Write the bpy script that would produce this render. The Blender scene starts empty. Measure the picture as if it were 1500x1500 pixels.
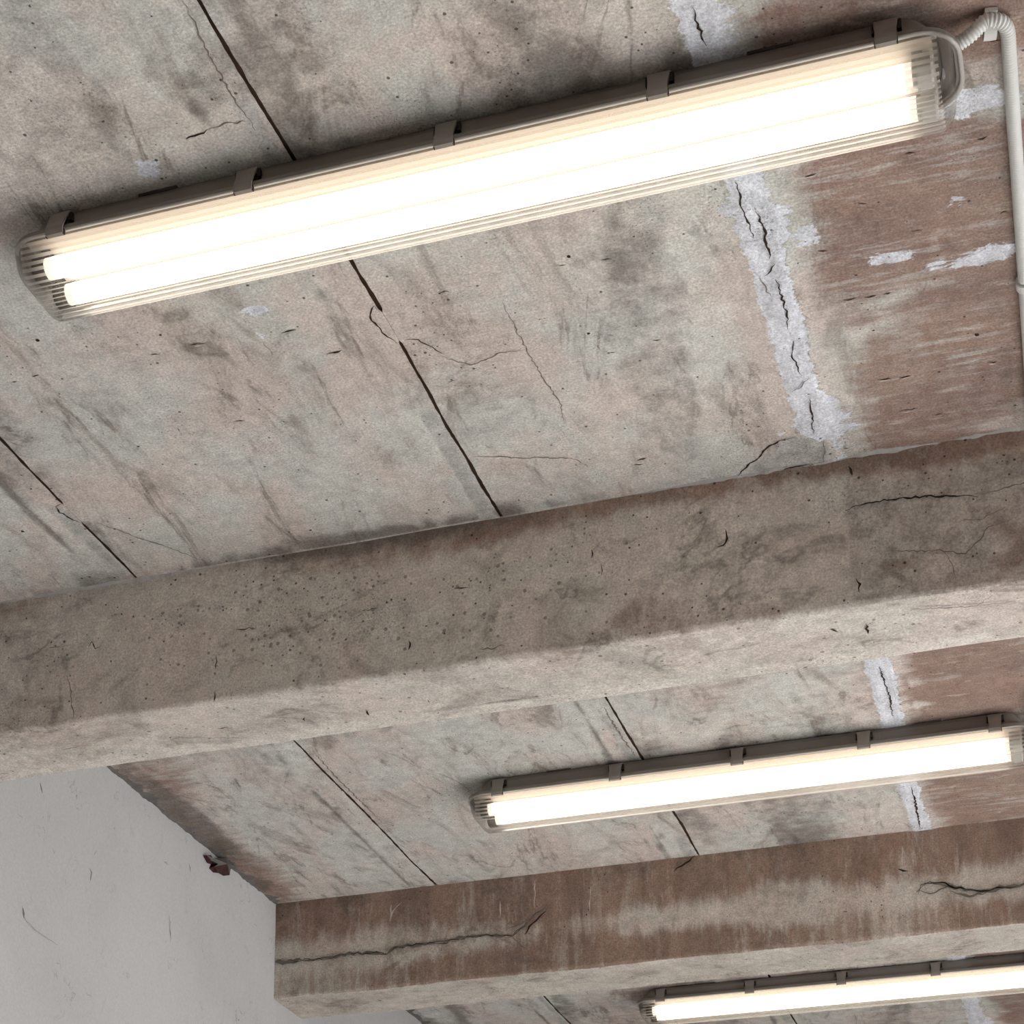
import bpy, bmesh, math, random
import numpy as np
from mathutils import Vector

sc = bpy.context.scene
C = sc.collection
random.seed(7)
PI = math.pi

# ------------------------------------------------------------------ place
CAM_Z, S = 1.45, 1.85                     # eye height, height of the ceiling above the eye
CEIL = CAM_Z + S
XW = -1.1287 * S                          # left wall
XB, XA, XC = -0.8808 * S, -0.4979 * S, -0.1947 * S    # joints between the ceiling planks
BEAMS = [(1.5861 * S, 1.6934 * S, .1463 * S), (2.4876 * S, 2.5959 * S, .1463 * S)]
BEAM_TOP0, BEAM_FAR = (1.08, 1.28, .27), (6.46, 6.66, .27)
XR, YB, YF = 3.9, 9.0, -4.5               # right wall, far wall, wall behind the viewer

# ------------------------------------------------------------------ camera
FPX, CX, CY = 2861.99, 750.0, 1660.43
PITCH, YAW, ROLL = .2361, -.2993, -.0036
fw = np.array([math.sin(YAW) * math.cos(PITCH), math.cos(YAW) * math.cos(PITCH), math.sin(PITCH)])
r0 = np.array([math.cos(YAW), -math.sin(YAW), 0.0]); u0 = np.cross(r0, fw)
rt = r0 * math.cos(ROLL) + u0 * math.sin(ROLL); up = -r0 * math.sin(ROLL) + u0 * math.cos(ROLL)
from mathutils import Matrix
cd = bpy.data.cameras.new('camera'); cam = bpy.data.objects.new('camera', cd); C.objects.link(cam)
cam.matrix_world = Matrix(((rt[0], up[0], -fw[0], 0), (rt[1], up[1], -fw[1], 0), (rt[2], up[2], -fw[2], CAM_Z), (0, 0, 0, 1)))
cd.sensor_width = 36; cd.sensor_fit = 'HORIZONTAL'; cd.lens = FPX / 1500 * 36
cd.shift_x = 0; cd.shift_y = (CY - 750) / 1500
cd.clip_start = .05; cd.clip_end = 100
sc.camera = cam


def ray(q):
    return fw + rt * (q[0] - CX) / FPX + up * (CY - q[1]) / FPX


def on_z(q, z):                            # point of a level surface at height z
    d = ray(q); d = d * (z - CAM_Z) / d[2]; return np.array([d[0], d[1], d[2] + CAM_Z])


def on_y(q, y):
    d = ray(q); d = d * y / d[1]; return np.array([d[0], d[1], d[2] + CAM_Z])


def on_x(q, x):
    d = ray(q); d = d * x / d[0]; return np.array([d[0], d[1], d[2] + CAM_Z])


# ------------------------------------------------------------------ numpy noise
def _h(i, j, s):
    n = (i.astype(np.int64) * 374761393 + j.astype(np.int64) * 668265263 + s * 1442695041) & 0xffffffff
    n = ((n ^ (n >> 13)) * 1274126177) & 0xffffffff
    return ((n ^ (n >> 16)) & 0xffff) / 65535.0


def vnoise(x, y, s=0):
    xi, yi = np.floor(x), np.floor(y); fx, fy = x - xi, y - yi
    fx = fx * fx * (3 - 2 * fx); fy = fy * fy * (3 - 2 * fy)
    xi = xi.astype(np.int64); yi = yi.astype(np.int64)
    a = _h(xi, yi, s); b = _h(xi + 1, yi, s); c = _h(xi, yi + 1, s); d = _h(xi + 1, yi + 1, s)
    return (a * (1 - fx) + b * fx) * (1 - fy) + (c * (1 - fx) + d * fx) * fy


def fbm(x, y, s=0, o=4):
    x = np.asarray(x, float); y = np.asarray(y, float)
    t = 0; a = .5; n = 0
    for k in range(o):
        t = t + a * vnoise(x, y, s + k * 17); n += a; a *= .5; x = x * 2.03 + 5.1; y = y * 2.03 + 3.7
    return t / n


def sstep(a, b, x):
    t = np.clip((x - a) / (b - a), 0, 1); return t * t * (3 - 2 * t)


# ------------------------------------------------------------------ materials
class NT:
    def __init__(s, name):
        s.m = bpy.data.materials.new(name); s.m.use_nodes = True
        s.t = s.m.node_tree; s.t.nodes.clear()
        s.out = s.t.nodes.new('ShaderNodeOutputMaterial')

    def n(s, typ, **kw):
        nd = s.t.nodes.new(typ)
        for k, v in kw.items(): setattr(nd, k, v)
        return nd

    def put(s, sock, v):
        if isinstance(v, bpy.types.NodeSocket): s.t.links.new(v, sock)
        elif v is not None: sock.default_value = v

    def math(s, op, a, b=None, c=None, clamp=False):
        nd = s.n('ShaderNodeMath', operation=op, use_clamp=clamp)
        for i, v in enumerate((a, b, c)): s.put(nd.inputs[i], v)
        return nd.outputs[0]

    def mix(s, f, a, b, mode='MIX'):
        nd = s.n('ShaderNodeMix', data_type='RGBA', blend_type=mode)
        s.put(nd.inputs[0], f); s.put(nd.inputs[6], a if not isinstance(a, tuple) else (*a, 1)[:4]); s.put(nd.inputs[7], b if not isinstance(b, tuple) else (*b, 1)[:4])
        return nd.outputs[2]

    def step(s, lo, hi, v):
        nd = s.n('ShaderNodeMapRange', interpolation_type='SMOOTHSTEP')
        s.put(nd.inputs[0], v); nd.inputs[1].default_value = lo; nd.inputs[2].default_value = hi
        return nd.outputs[0]

    def noise(s, vec, scale, detail=4, rough=.55, dist=0.0):
        nd = s.n('ShaderNodeTexNoise')
        s.put(nd.inputs['Vector'], vec)
        nd.inputs['Scale'].default_value = scale; nd.inputs['Detail'].default_value = min(detail, 5)
        nd.inputs['Roughness'].default_value = rough; nd.inputs['Distortion'].default_value = dist
        return nd.outputs[0]

    def scale(s, vec, sc3, off=(0, 0, 0)):
        nd = s.n('ShaderNodeMapping'); s.put(nd.inputs[0], vec)
        nd.inputs['Scale'].default_value = sc3; nd.inputs['Location'].default_value = off
        return nd.outputs[0]

    def vor(s, vec, scale):
        nd = s.n('ShaderNodeTexVoronoi'); s.put(nd.inputs['Vector'], vec); nd.inputs['Scale'].default_value = scale
        return nd.outputs['Distance'], nd.outputs['Color']


def lin(r, g, b):
    f = lambda c: (c / 255 / 12.92) if c / 255 <= .04045 else ((c / 255 + .055) / 1.055) ** 2.4
    return (f(r), f(g), f(b))


def concrete(name, pink, grey, darkc, redA, redB, stretch, rstretch, off=(0, 0, 0), gain=1.0):
    """weathered concrete; vertex masks: mask = (red wash, plaster skim, dirt and darker areas), mask_b = (specks, pale, grey mortar)"""
    g = NT(name)
    co = g.scale(g.n('ShaderNodeTexCoord').outputs['Object'], (1, 1, 1), off)
    va = g.n('ShaderNodeAttribute', attribute_name='mask'); vb = g.n('ShaderNodeAttribute', attribute_name='mask_b')
    sa = g.n('ShaderNodeSeparateColor'); sb = g.n('ShaderNodeSeparateColor')
    g.t.links.new(va.outputs['Color'], sa.inputs[0]); g.t.links.new(vb.outputs['Color'], sb.inputs[0])
    red, pla, drt_dark = sa.outputs; spk, pal, mor = sb.outputs
    st = g.scale(co, stretch)
    big = g.noise(st, 2.6, 6, .6, .5)
    mid = g.noise(g.scale(st, (1, 1, 1), (3, 7, 1)), 7, 8, .7, 1.1)
    fin = g.noise(co, 42, 6, .68, .3)
    grn = g.noise(co, 260, 3, .7)
    # pink and grey-green blotches
    col = g.mix(g.step(.40, .60, g.noise(g.scale(co, (1, .7, 1), (9, 2, 4)), 5.5, 6, .62, .4)), (*pink, 1), (*grey, 1))
    col = g.mix(g.math('MULTIPLY', g.step(.48, .70, mid), .72), col, (*darkc, 1))
    col = g.mix(g.math('MULTIPLY', g.step(.54, .34, big), .42), col, tuple(min(1, c * 1.22) for c in grey))
    # thin vein-like stains along the planks
    vein = g.math('ABSOLUTE', g.math('SUBTRACT', g.noise(g.scale(st, (1, 1, 1), (1, 5, 8)), 3.4, 5, .55, .9), .5))
    vm = g.math('MULTIPLY', g.step(.022, .0, vein), g.step(.42, .62, mid))
    col = g.mix(g.math('MULTIPLY', vm, .6), col, tuple(c * .62 for c in darkc))
    # red-brown wash
    rs = g.scale(co, rstretch)
    rn = g.noise(rs, 16, 7, .68, .25)
    rb = g.noise(g.scale(rs, (1, 1, 1), (4, 4, 4)), 5, 5, .6, .4)
    rcol = g.mix(g.step(.38, .66, rb), (*redA, 1), (*redB, 1))
    rcol = g.mix(g.math('MULTIPLY', g.step(.56, .74, rn), .5), rcol, tuple(c * 1.12 for c in pink))
    rmask = g.step(.22, .80, g.math('ADD', red, g.math('MULTIPLY', g.math('SUBTRACT', rn, .5), 1.1)))
    sk = g.math('MULTIPLY', g.step(.50, .62, g.noise(g.scale(rs, (.8, 2.2, 1), (2, 9, 1)), 15, 6, .7, .2)), g.step(.46, .62, g.noise(g.scale(rs, (1, .6, 1), (7, 3, 2)), 4, 4, .6)))
    rcol = g.mix(g.math('MULTIPLY', sk, .5), rcol, tuple(c * .95 for c in grey))
    col = g.mix(g.math('MULTIPLY', rmask, .86), col, rcol)
    # pale areas and worn strips
    pm = g.step(.35, .75, g.math('ADD', pal, g.math('MULTIPLY', g.math('SUBTRACT', g.noise(st, 11, 6, .65, .3), .5), .9)))
    col = g.mix(g.math('MULTIPLY', pm, .75), col, tuple(min(1, c * 1.28) for c in grey))
    # dirt and darker areas
    dm = g.step(.30, .85, g.math('ADD', drt_dark, g.math('MULTIPLY', g.math('SUBTRACT', g.noise(co, 26, 6, .7, .2), .5), .9)))
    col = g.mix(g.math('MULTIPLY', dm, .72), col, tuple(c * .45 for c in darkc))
    # grey mortar and bluish plaster skim
    mm = g.step(.42, .56, g.math('ADD', mor, g.math('MULTIPLY', g.math('SUBTRACT', fin, .5), .55)))
    mcol = g.mix(g.step(.35, .7, g.noise(co, 30, 5, .65)), lin(190, 187, 181), lin(160, 156, 150))
    col = g.mix(mm, col, mcol)
    edge = g.noise(g.scale(co, (.55, 1, 1)), 34, 6, .7, .6)
    pl = g.math('ADD', pla, g.math('MULTIPLY', g.math('SUBTRACT', edge, .5), .85))
    ps = g.step(.47, .535, pl)
    pcol = g.mix(g.step(.35, .68, g.noise(g.scale(co, (1.6, .5, 1)), 24, 5, .7, .5)), lin(226, 227, 233), lin(200, 200, 204))
    col = g.mix(g.math('MULTIPLY', ps, .93), col, pcol)
    # fine mottling, grain
    mot = g.math('MULTIPLY_ADD', g.math('SUBTRACT', fin, .5), .80, 1.0)
    mot = g.math('MULTIPLY', mot, g.math('MULTIPLY_ADD', g.math('SUBTRACT', grn, .5), 1.5, 1.0))
    cb = g.n('ShaderNodeCombineColor')
    for i in range(3): g.put(cb.inputs[i], g.math('MULTIPLY', mot, gain))
    col = g.mix(1.0, col, cb.outputs[0], 'MULTIPLY')
    # air holes
    d1, c1 = g.vor(co, 120); d2, c2 = g.vor(g.scale(co, (1, 1, 1), (2, 2, 2)), 82)
    s1 = g.n('ShaderNodeSeparateColor'); g.put(s1.inputs[0], c1)
    s2 = g.n('ShaderNodeSeparateColor'); g.put(s2.inputs[0], c2)
    gate = g.step(.52, .70, g.noise(g.scale(st, (1, 1, 1), (6, 1, 2)), 4.5, 4, .6))
    hole = g.math('MULTIPLY', g.math('LESS_THAN', d1, g.math('MULTIPLY', s1.outputs[0], .30)), g.math('GREATER_THAN', g.math('ADD', s1.outputs[1], g.math('MULTIPLY', gate, .35)), .96))
    spot = g.math('MULTIPLY', g.step(.0, .06, g.math('SUBTRACT', g.math('MULTIPLY', s2.outputs[0], .34), d2)), g.math('LESS_THAN', s2.outputs[1], spk))
    pt = g.math('MULTIPLY', g.step(.57, .69, g.noise(g.scale(co, (1, 1, 1), (5, 5, 1)), 300, 2, .6)), g.step(.47, .66, g.noise(g.scale(st, (1, 1, 1), (8, 3, 3)), 6, 6, .68, .4)))
    col = g.mix(g.math('MULTIPLY', pt, .75), col, tuple(c * .42 for c in darkc))
    col = g.mix(g.math('MULTIPLY', hole, .8), col, lin(52, 44, 40))
    col = g.mix(g.math('MULTIPLY', spot, .55), col, lin(70, 60, 58))
    hgt = g.math('ADD', g.math('MULTIPLY', fin, .6), g.math('MULTIPLY', grn, .25))
    hgt = g.math('SUBTRACT', hgt, g.math('MULTIPLY', hole, .8))
    hgt = g.math('ADD', hgt, g.math('MULTIPLY', ps, .7))
    bp = g.n('ShaderNodeBump'); bp.inputs['Strength'].default_value = .55; bp.inputs['Distance'].default_value = .004
    g.put(bp.inputs['Height'], hgt)
    b = g.n('ShaderNodeBsdfPrincipled'); g.put(b.inputs['Base Color'], col)
    b.inputs['Roughness'].default_value = .9; b.inputs['Specular IOR Level'].default_value = .15
    g.put(b.inputs['Normal'], bp.outputs[0]); g.put(g.out.inputs[0], b.outputs[0])
    return g.m


def plain(name, col, rough=.6, spec=.3, var=.12, scale=30, bump=.1):
    g = NT(name); co = g.n('ShaderNodeTexCoord').outputs['Object']
    nz = g.noise(co, scale, 5, .6)
    c = g.mix(nz, tuple(x * (1 - var) for x in col), tuple(min(1, x * (1 + var)) for x in col))
    b = g.n('ShaderNodeBsdfPrincipled'); g.put(b.inputs['Base Color'], c)
    b.inputs['Roughness'].default_value = rough; b.inputs['Specular IOR Level'].default_value = spec
    if bump:
        bp = g.n('ShaderNodeBump'); bp.inputs['Strength'].default_value = bump; bp.inputs['Distance'].default_value = .003
        g.put(bp.inputs['Height'], g.noise(co, scale * 3, 4, .6)); g.put(b.inputs['Normal'], bp.outputs[0])
    g.put(g.out.inputs[0], b.outputs[0]); return g.m


def wall_paint():
    g = NT('painted_wall'); co = g.n('ShaderNodeTexCoord').outputs['Object']
    c = g.mix(g.step(.3, .7, g.noise(co, 2.2, 5, .6, .4)), lin(191, 189, 187), lin(182, 180, 178))
    sm = g.noise(g.scale(co, (1, 1, .7)), 12, 7, .7, .8)
    c = g.mix(g.math('MULTIPLY', g.step(.60, .76, sm), .4), c, lin(150, 147, 145))
    ln = g.math('ABSOLUTE', g.math('SUBTRACT', g.noise(g.scale(co, (1, 1.4, .8), (4, 2, 1)), 13, 6, .65, 1.2), .5))
    lm = g.math('MULTIPLY', g.step(.012, 0, ln), g.step(.58, .70, g.noise(co, 9, 4, .6)))
    c = g.mix(g.math('MULTIPLY', lm, .75), c, lin(96, 90, 88))
    grn = g.noise(co, 220, 3, .7)
    c = g.mix(1.0, c, g.mix(grn, (.80, .80, .80), (1.2, 1.2, 1.2)), 'MULTIPLY')
    bp = g.n('ShaderNodeBump'); bp.inputs['Strength'].default_value = .4; bp.inputs['Distance'].default_value = .004
    g.put(bp.inputs['Height'], g.math('ADD', g.noise(co, 18, 6, .6, .5), g.math('MULTIPLY', grn, .1)))
    b = g.n('ShaderNodeBsdfPrincipled'); g.put(b.inputs['Base Color'], c); b.inputs['Roughness'].default_value = .85
    b.inputs['Specular IOR Level'].default_value = .15
    g.put(b.inputs['Normal'], bp.outputs[0]); g.put(g.out.inputs[0], b.outputs[0]); return g.m


def emitter(name, col, strength):
    g = NT(name); e = g.n('ShaderNodeEmission'); e.inputs[0].default_value = (*col, 1); e.inputs[1].default_value = strength
    g.put(g.out.inputs[0], e.outputs[0]); return g.m


def lens_mat(name, frost, tint):
    """clear ribbed plastic: mostly see-through, partly scattering, with a Fresnel sheen"""
    g = NT(name)
    tr = g.n('ShaderNodeBsdfTransparent'); tr.inputs[0].default_value = (*tint, 1)
    tl = g.n('ShaderNodeBsdfTranslucent'); tl.inputs[0].default_value = (.95, .90, .84, 1)
    df = g.n('ShaderNodeBsdfDiffuse'); df.inputs[0].default_value = (.8, .79, .77, 1)
    gl = g.n('ShaderNodeBsdfGlossy'); gl.inputs['Roughness'].default_value = .18
    m0 = g.n('ShaderNodeMixShader'); m0.inputs[0].default_value = .12; g.put(m0.inputs[1], tl.outputs[0]); g.put(m0.inputs[2], df.outputs[0])
    m1 = g.n('ShaderNodeMixShader'); m1.inputs[0].default_value = frost; g.put(m1.inputs[1], tr.outputs[0]); g.put(m1.inputs[2], m0.outputs[0])
    fr = g.n('ShaderNodeFresnel'); fr.inputs[0].default_value = 1.45
    m2 = g.n('ShaderNodeMixShader'); g.put(m2.inputs[0], g.math('MULTIPLY', fr.outputs[0], .6)); g.put(m2.inputs[1], m1.outputs[0]); g.put(m2.inputs[2], gl.outputs[0])
    g.put(g.out.inputs[0], m2.outputs[0]); return g.m


PINK, GREY, DARK = lin(202, 189, 180), lin(197, 195, 187), lin(146, 134, 124)
M = {}
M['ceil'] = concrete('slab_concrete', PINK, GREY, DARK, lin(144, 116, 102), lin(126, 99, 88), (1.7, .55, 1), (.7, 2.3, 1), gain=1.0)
M['beam1'] = concrete('beam_concrete', lin(204, 191, 181), lin(199, 192, 182), lin(150, 138, 128), lin(150, 122, 107), lin(128, 104, 92), (.7, 1, 1), (1.4, 1, .5), (3, 1, 2))
M['beam2'] = concrete('stained_beam_concrete', lin(192, 177, 166), lin(188, 181, 170), lin(146, 130, 118), lin(140, 113, 97), lin(118, 93, 80), (1.0, 1, .7), (2.4, 1, .28), (7, 3, 5))
M['crack'] = plain('crack_shadow_dirt', lin(58, 48, 42), .95, .05, .3, 60)
M['fcrack'] = plain('hairline_dirt', lin(126, 114, 105), .95, .05, .3, 60)
M['gcrack'] = plain('crack_grey_dirt', lin(112, 106, 98), .95, .05, .4, 50)
M['chip'] = plain('pale_mark_highlight', lin(200, 186, 173), .9, .1, .1, 60)
M['gap'] = plain('joint_dirt', lin(70, 54, 44), .95, .05, .4, 40)
M['mortar'] = plain('mortar', lin(176, 172, 168), .95, .1, .3, 55, .8)
M['mortard'] = plain('dirty_mortar', lin(112, 107, 103), .95, .1, .45, 45, .8)
M['wall'] = wall_paint()
M['floor'] = plain('screed', lin(200, 200, 200), .7, .2, .08, 3)
M['shell'] = plain('painted_block', lin(120, 116, 112), .9, .1, .06, 4)
M['house'] = plain('grey_polycarbonate', lin(124, 116, 109), .45, .35, .05, 20, .03)
M['clip'] = plain('grey_clip_plastic', lin(134, 126, 119), .4, .4, .05, 30, .02)
M['dark'] = plain('dark_plastic', lin(52, 44, 40), .6, .2, .1, 30, 0)
M['bracket'] = plain('bracket_grey', lin(80, 73, 68), .6, .2, .1, 30, 0)
M['ridge'] = plain('bright_enamel', lin(240, 234, 224), .5, .3, .02, 10, 0)
M['tray'] = plain('white_enamel', lin(176, 163, 149), .5, .3, .02, 10, 0)
M['alu'] = plain('tube_cap_metal', lin(178, 174, 168), .4, .5, .03, 20, 0)
M['rim'] = plain('clear_rim_plastic', lin(168, 162, 155), .3, .5, .04, 20, 0)
M['tube'] = emitter('fluorescent_tube', (1.0, .92, .80), 3.4)
M['tubeend'] = emitter('fluorescent_tube_end', (1.0, .90, .76), 1.2)
M['lensA'] = lens_mat('ribbed_clear_plastic', .07, (.98, .975, .965))
M['lensB'] = lens_mat('ribbed_clear_plastic_crest', .48, (.95, .94, .925))
M['lensE'] = lens_mat('smooth_clear_plastic', .05, (.97, .97, .96))
M['conduit'] = plain('light_grey_pvc', lin(212, 210, 205), .5, .35, .04, 20, .02)
M['scrap'] = plain('rusty_scrap', lin(72, 50, 48), .95, .05, .5, 70, .5)
M['scrapg'] = plain('grey_scrap', lin(104, 98, 95), .95, .05, .4, 70, .5)


# ------------------------------------------------------------------ object helpers
def link(name, me, parent=None):
    o = bpy.data.objects.new(name, me); C.objects.link(o)
    if parent: o.parent = parent
    return o


def mk(name, V, F, mats, mi=None, parent=None, smooth=False):
    me = bpy.data.meshes.new(name); me.from_pydata([tuple(map(float, v)) for v in V], [], F)
    for m in mats: me.materials.append(m)
    if mi is not None: me.polygons.foreach_set('material_index', mi)
    if smooth is True: me.polygons.foreach_set('use_smooth', [True] * len(F))
    elif smooth: me.polygons.foreach_set('use_smooth', smooth)
    me.update(); return link(name, me, parent)


def tag(o, label, cat=None, group=None, kind=None):
    o['label'] = label
    if cat: o['category'] = cat
    if group: o['group'] = group
    if kind: o['kind'] = kind
    return o


class Buf:
    def __init__(s): s.V = []; s.F = []; s.mi = []

    def add(s, V, F, m=0):
        b = len(s.V); s.V += [tuple(map(float, v)) for v in V]; s.F += [tuple(i + b for i in f) for f in F]; s.mi += [m] * len(F)

    def box(s, a, b, m=0):
        (x0, y0, z0), (x1, y1, z1) = a, b
        s.add([(x0, y0, z0), (x1, y0, z0), (x1, y1, z0), (x0, y1, z0), (x0, y0, z1), (x1, y0, z1), (x1, y1, z1), (x0, y1, z1)],
              [(0, 3, 2, 1), (4, 5, 6, 7), (0, 1, 5, 4), (1, 2, 6, 5), (2, 3, 7, 6), (3, 0, 4, 7)], m)

    def grid(s, P, m=0):                  # P: rows x cols x 3 array
        n, k = P.shape[:2]; b = len(s.V); s.V += [tuple(v) for v in P.reshape(-1, 3).tolist()]
        i = (np.arange(n - 1)[:, None] * k + np.arange(k - 1)[None, :]).ravel() + b
        F = np.stack([i, i + 1, i + k + 1, i + k], 1).tolist()
        s.F += [tuple(f) for f in F]; s.mi += [m] * len(F); return b, n * k

    def loft(s, rings, m=0, cap0=False, cap1=False, closed=True):
        n = len(rings[0]); b = len(s.V)
        for r in rings: s.V += [tuple(map(float, v)) for v in r]
        for k in range(len(rings) - 1):
            for i in range(n if closed else n - 1):
                j = (i + 1) % n; s.F.append((b + k * n + i, b + k * n + j, b + (k + 1) * n + j, b + (k + 1) * n + i)); s.mi.append(m)
        if cap0: s.F.append(tuple(b + i for i in reversed(range(n)))); s.mi.append(m)
        if cap1: s.F.append(tuple(b + (len(rings) - 1) * n + i for i in range(n))); s.mi.append(m)

    def obj(s, name, mats, parent=None, smooth=False): return mk(name, s.V, s.F, mats, s.mi, parent, smooth)


def tube_rings(pts, radii, seg=16):
    pts = [np.array(p, float) for p in pts]; rings = []
    ref = np.array([0, 0, 1.0])
    for i, p in enumerate(pts):
        t = pts[min(i + 1, len(pts) - 1)] - pts[max(i - 1, 0)]; t = t / np.linalg.norm(t)
        a = np.cross(t, ref)
        if np.linalg.norm(a) < 1e-3: a = np.cross(t, np.array([0, 1.0, 0]))
        a /= np.linalg.norm(a); b = np.cross(a, t)
        rings.append([p + radii[i] * (a * math.cos(2 * PI * k / seg) + b * math.sin(2 * PI * k / seg)) for k in range(seg)])
    return rings


def spline(P, n):
    P = [np.array(p, float) for p in P]; Q = [2 * P[0] - P[1]] + P + [2 * P[-1] - P[-2]]; out = []
    for i in range(1, len(Q) - 2):
        for k in range(n):
            t = k / n; a, b, c, d = Q[i - 1:i + 3]
            out.append(.5 * (2 * b + (c - a) * t + (2 * a - 5 * b + 4 * c - d) * t * t + (3 * b - a - 3 * c + d) * t ** 3))
    out.append(P[-1]); return out


def ribbon(buf, pts, nrm, w, m, jit=.0015, step=.006, off=.0008, taper=True):
    """a crack as a thin ragged fissure line lying on a surface with outward normal nrm"""
    pts = [np.array(p, float) for p in pts]; nrm = np.array(nrm, float); Q = []
    for a, b in zip(pts, pts[1:]):
        k = max(1, int(np.linalg.norm(b - a) / step))
        Q += [a + (b - a) * i / k for i in range(k)]
    Q.append(pts[-1]); n = len(Q); L = []; R = []
    for i in range(n):
        t = Q[min(i + 1, n - 1)] - Q[max(i - 1, 0)]; t /= (np.linalg.norm(t) + 1e-9); sd = np.cross(nrm, t)
        tp = min(1, .25 + 3 * min(i, n - 1 - i) / n) if taper else 1
        c = Q[i] + sd * random.uniform(-jit, jit) + nrm * off; h = w * .5 * tp * random.uniform(.45, 1.35)
        L.append(c - sd * h); R.append(c + sd * h)
    buf.add(L + R, [(i, i + 1, n + i + 1, n + i) for i in range(n - 1)], m)


def set_masks(me, A, B):
    for nm, arr in (('mask', A), ('mask_b', B)):
        at = me.attributes.new(nm, 'FLOAT_COLOR', 'POINT')
        full = np.ones((len(me.vertices), 4), np.float32); full[:, :3] = 0; full[:len(arr), :3] = arr
        at.data.foreach_set('color', full.ravel())


# ================================================================== ceiling
def xc_line(y):      # centre of the plastered joint wanders a little
    return XC + (fbm(y * 2.2, y * 0 + 3.3, 5) - .5) * .03


def ceiling_masks(P):
    x, y = P[:, 0], P[:, 1]; n = len(x)
    z = np.zeros(n); red = z.copy(); pla = z.copy(); drt_dark = z.copy(); spk = z.copy(); pal = z.copy(); mor = z.copy()
    dx = x - xc_line(y)
    # red slab to the right of the plaster, irregular margin
    m = .015 + .075 * fbm(y * 6, y * 0 + 1, 11) ** 1.3
    red += .80 * sstep(m - .05, m + .07, dx)
    red -= .55 * sstep(.56, .80, fbm(x * 3.2 + 4, y * 9, 21)) * (dx > .05)
    red += .33 * sstep(.50, .75, fbm(x * 2.4, y * 1.6, 31)) * (dx <= .0)
    # brown by the left wall and in the far bays
    red += .28 * sstep(.16, .02, x - XW) * sstep(.3, .6, fbm(x * 5, y * 3, 41))
    red += .22 * sstep(3.0, 3.2, y) * sstep(.35, .6, fbm(x * 2.5, y * 2.5, 43))
    # plaster skim over the joint
    hw = .021 + .010 * fbm(y * 4, y * 0 + 7, 51)
    hwr = hw + .030 * sstep(.5, .8, fbm(y * 6, y * 0 + 2, 53))
    near = np.where(dx < 0, 1 - (-dx) / (hw * 2), 1 - dx / (hwr * 2))
    pla = np.clip(near, 0, 1)
    for (q, rx, ry, a) in [((215, 246), .03, .03, .62), ((370, 455), .035, .03, .60), ((383, 490), .02, .03, .5), ((497, 640), .03, .06, .45), ((1300, 378), .06, .018, .62), ((1405, 298), .035, .025, .6), ((1440, 375), .07, .03, .66), ((1375, 385), .05, .02, .6),
                           ((1420, 150), .07, .035, .72), ((1185, 345), .03, .06, .6), ((1210, 600), .03, .012, .6), ((1225, 628), .05, .018, .72), ((1165, 632), .06, .02, .6), ((1052, 40), .045, .12, .55), ((1010, 60), .04, .06, .5), ((1085, 300), .05, .04, .62), ((1310, 1010), .05, .06, .45)]:
        c = on_z(q, CEIL); d2 = ((x - c[0]) / rx) ** 2 + ((y - c[1]) / ry) ** 2
        pla = np.maximum(pla, a * np.exp(-d2 * .7))
    # grey repair mortar at the foot of the plaster
    for (q, rx, ry, a) in [((1175, 662), .045, .05, 1.0), ((1145, 680), .05, .03, 1.0), ((1205, 665), .02, .05, .8)]:
        c = on_z(q, CEIL); d2 = ((x - c[0]) / rx) ** 2 + ((y - c[1]) / ry) ** 2
        mor = np.maximum(mor, a * np.exp(-d2 * .7)); pla *= 1 - .8 * np.exp(-d2 * 1.1)
    # worn grout strips along the left of the open joints
    for xj in (XA, XB):
        s = xj - x
        w = .055 + .03 * fbm(y * 3, y * 0 + xj, 61)
        pal += .45 * sstep(w + .03, w, s) * (s > 0) * sstep(.25, .6, fbm(x * 9, y * 3, 63))
        mor += .56 * sstep(.03, .012, np.abs(s - .02)) * sstep(.45, .6, fbm(x * 7, y * 3.5, 65))
        drt_dark += .60 * np.exp(-((s - w) / .008) ** 2) * sstep(.4, .6, fbm(x * 9, y * 7, 67))
        drt_dark += .40 * sstep(-.13, -.01, s) * (s < 0) * sstep(.42, .62, fbm(x * 9, y * 5, 69))
    # bright middle of the plank between the open joint and the plaster
    pal += .55 * np.exp(-(((x + .52) / .20) ** 2)) * sstep(2.05, 2.35, y) * sstep(2.95, 2.6, y)
    pal += .28 * np.exp(-(((x + 1.25) / .22) ** 2)) * sstep(2.2, 2.5, y) * sstep(2.95, 2.6, y)
    pal += .12 * sstep(3.1, 3.4, y) * np.exp(-(((x + .62) / .25) ** 2))
    # long dirty bands running with the planks
    b = fbm(x * 6.5 + .35 * np.sin(y * 2), y * 1.15, 71)
    drt_dark += .48 * sstep(.55, .74, b)
    for (q, rx, ry, a) in [((290, 510), .07, .05, .55), ((165, 500), .05, .08, .4), ((940, 370), .05, .08, .22), ((870, 360), .05, .08, .3), ((180, 600), .05, .12, .35), ((420, 470), .07, .06, .3), ((720, 590), .03, .12, .3), ((640, 480), .05, .1, .3),
                           ((10, 640), .06, .12, .45), ((430, 770), .05, .05, .35), ((120, 190), .1, .05, .15), ((330, 110), .09, .06, .25), ((1010, 110), .06, .05, .45), ((860, 100), .12, .05, .4), ((60, 420), .05, .08, .3)]:
        c = on_z(q, CEIL); d2 = ((x - c[0]) / rx) ** 2 + ((y - c[1]) / ry) ** 2; drt_dark += a * np.exp(-d2 * .8)
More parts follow.
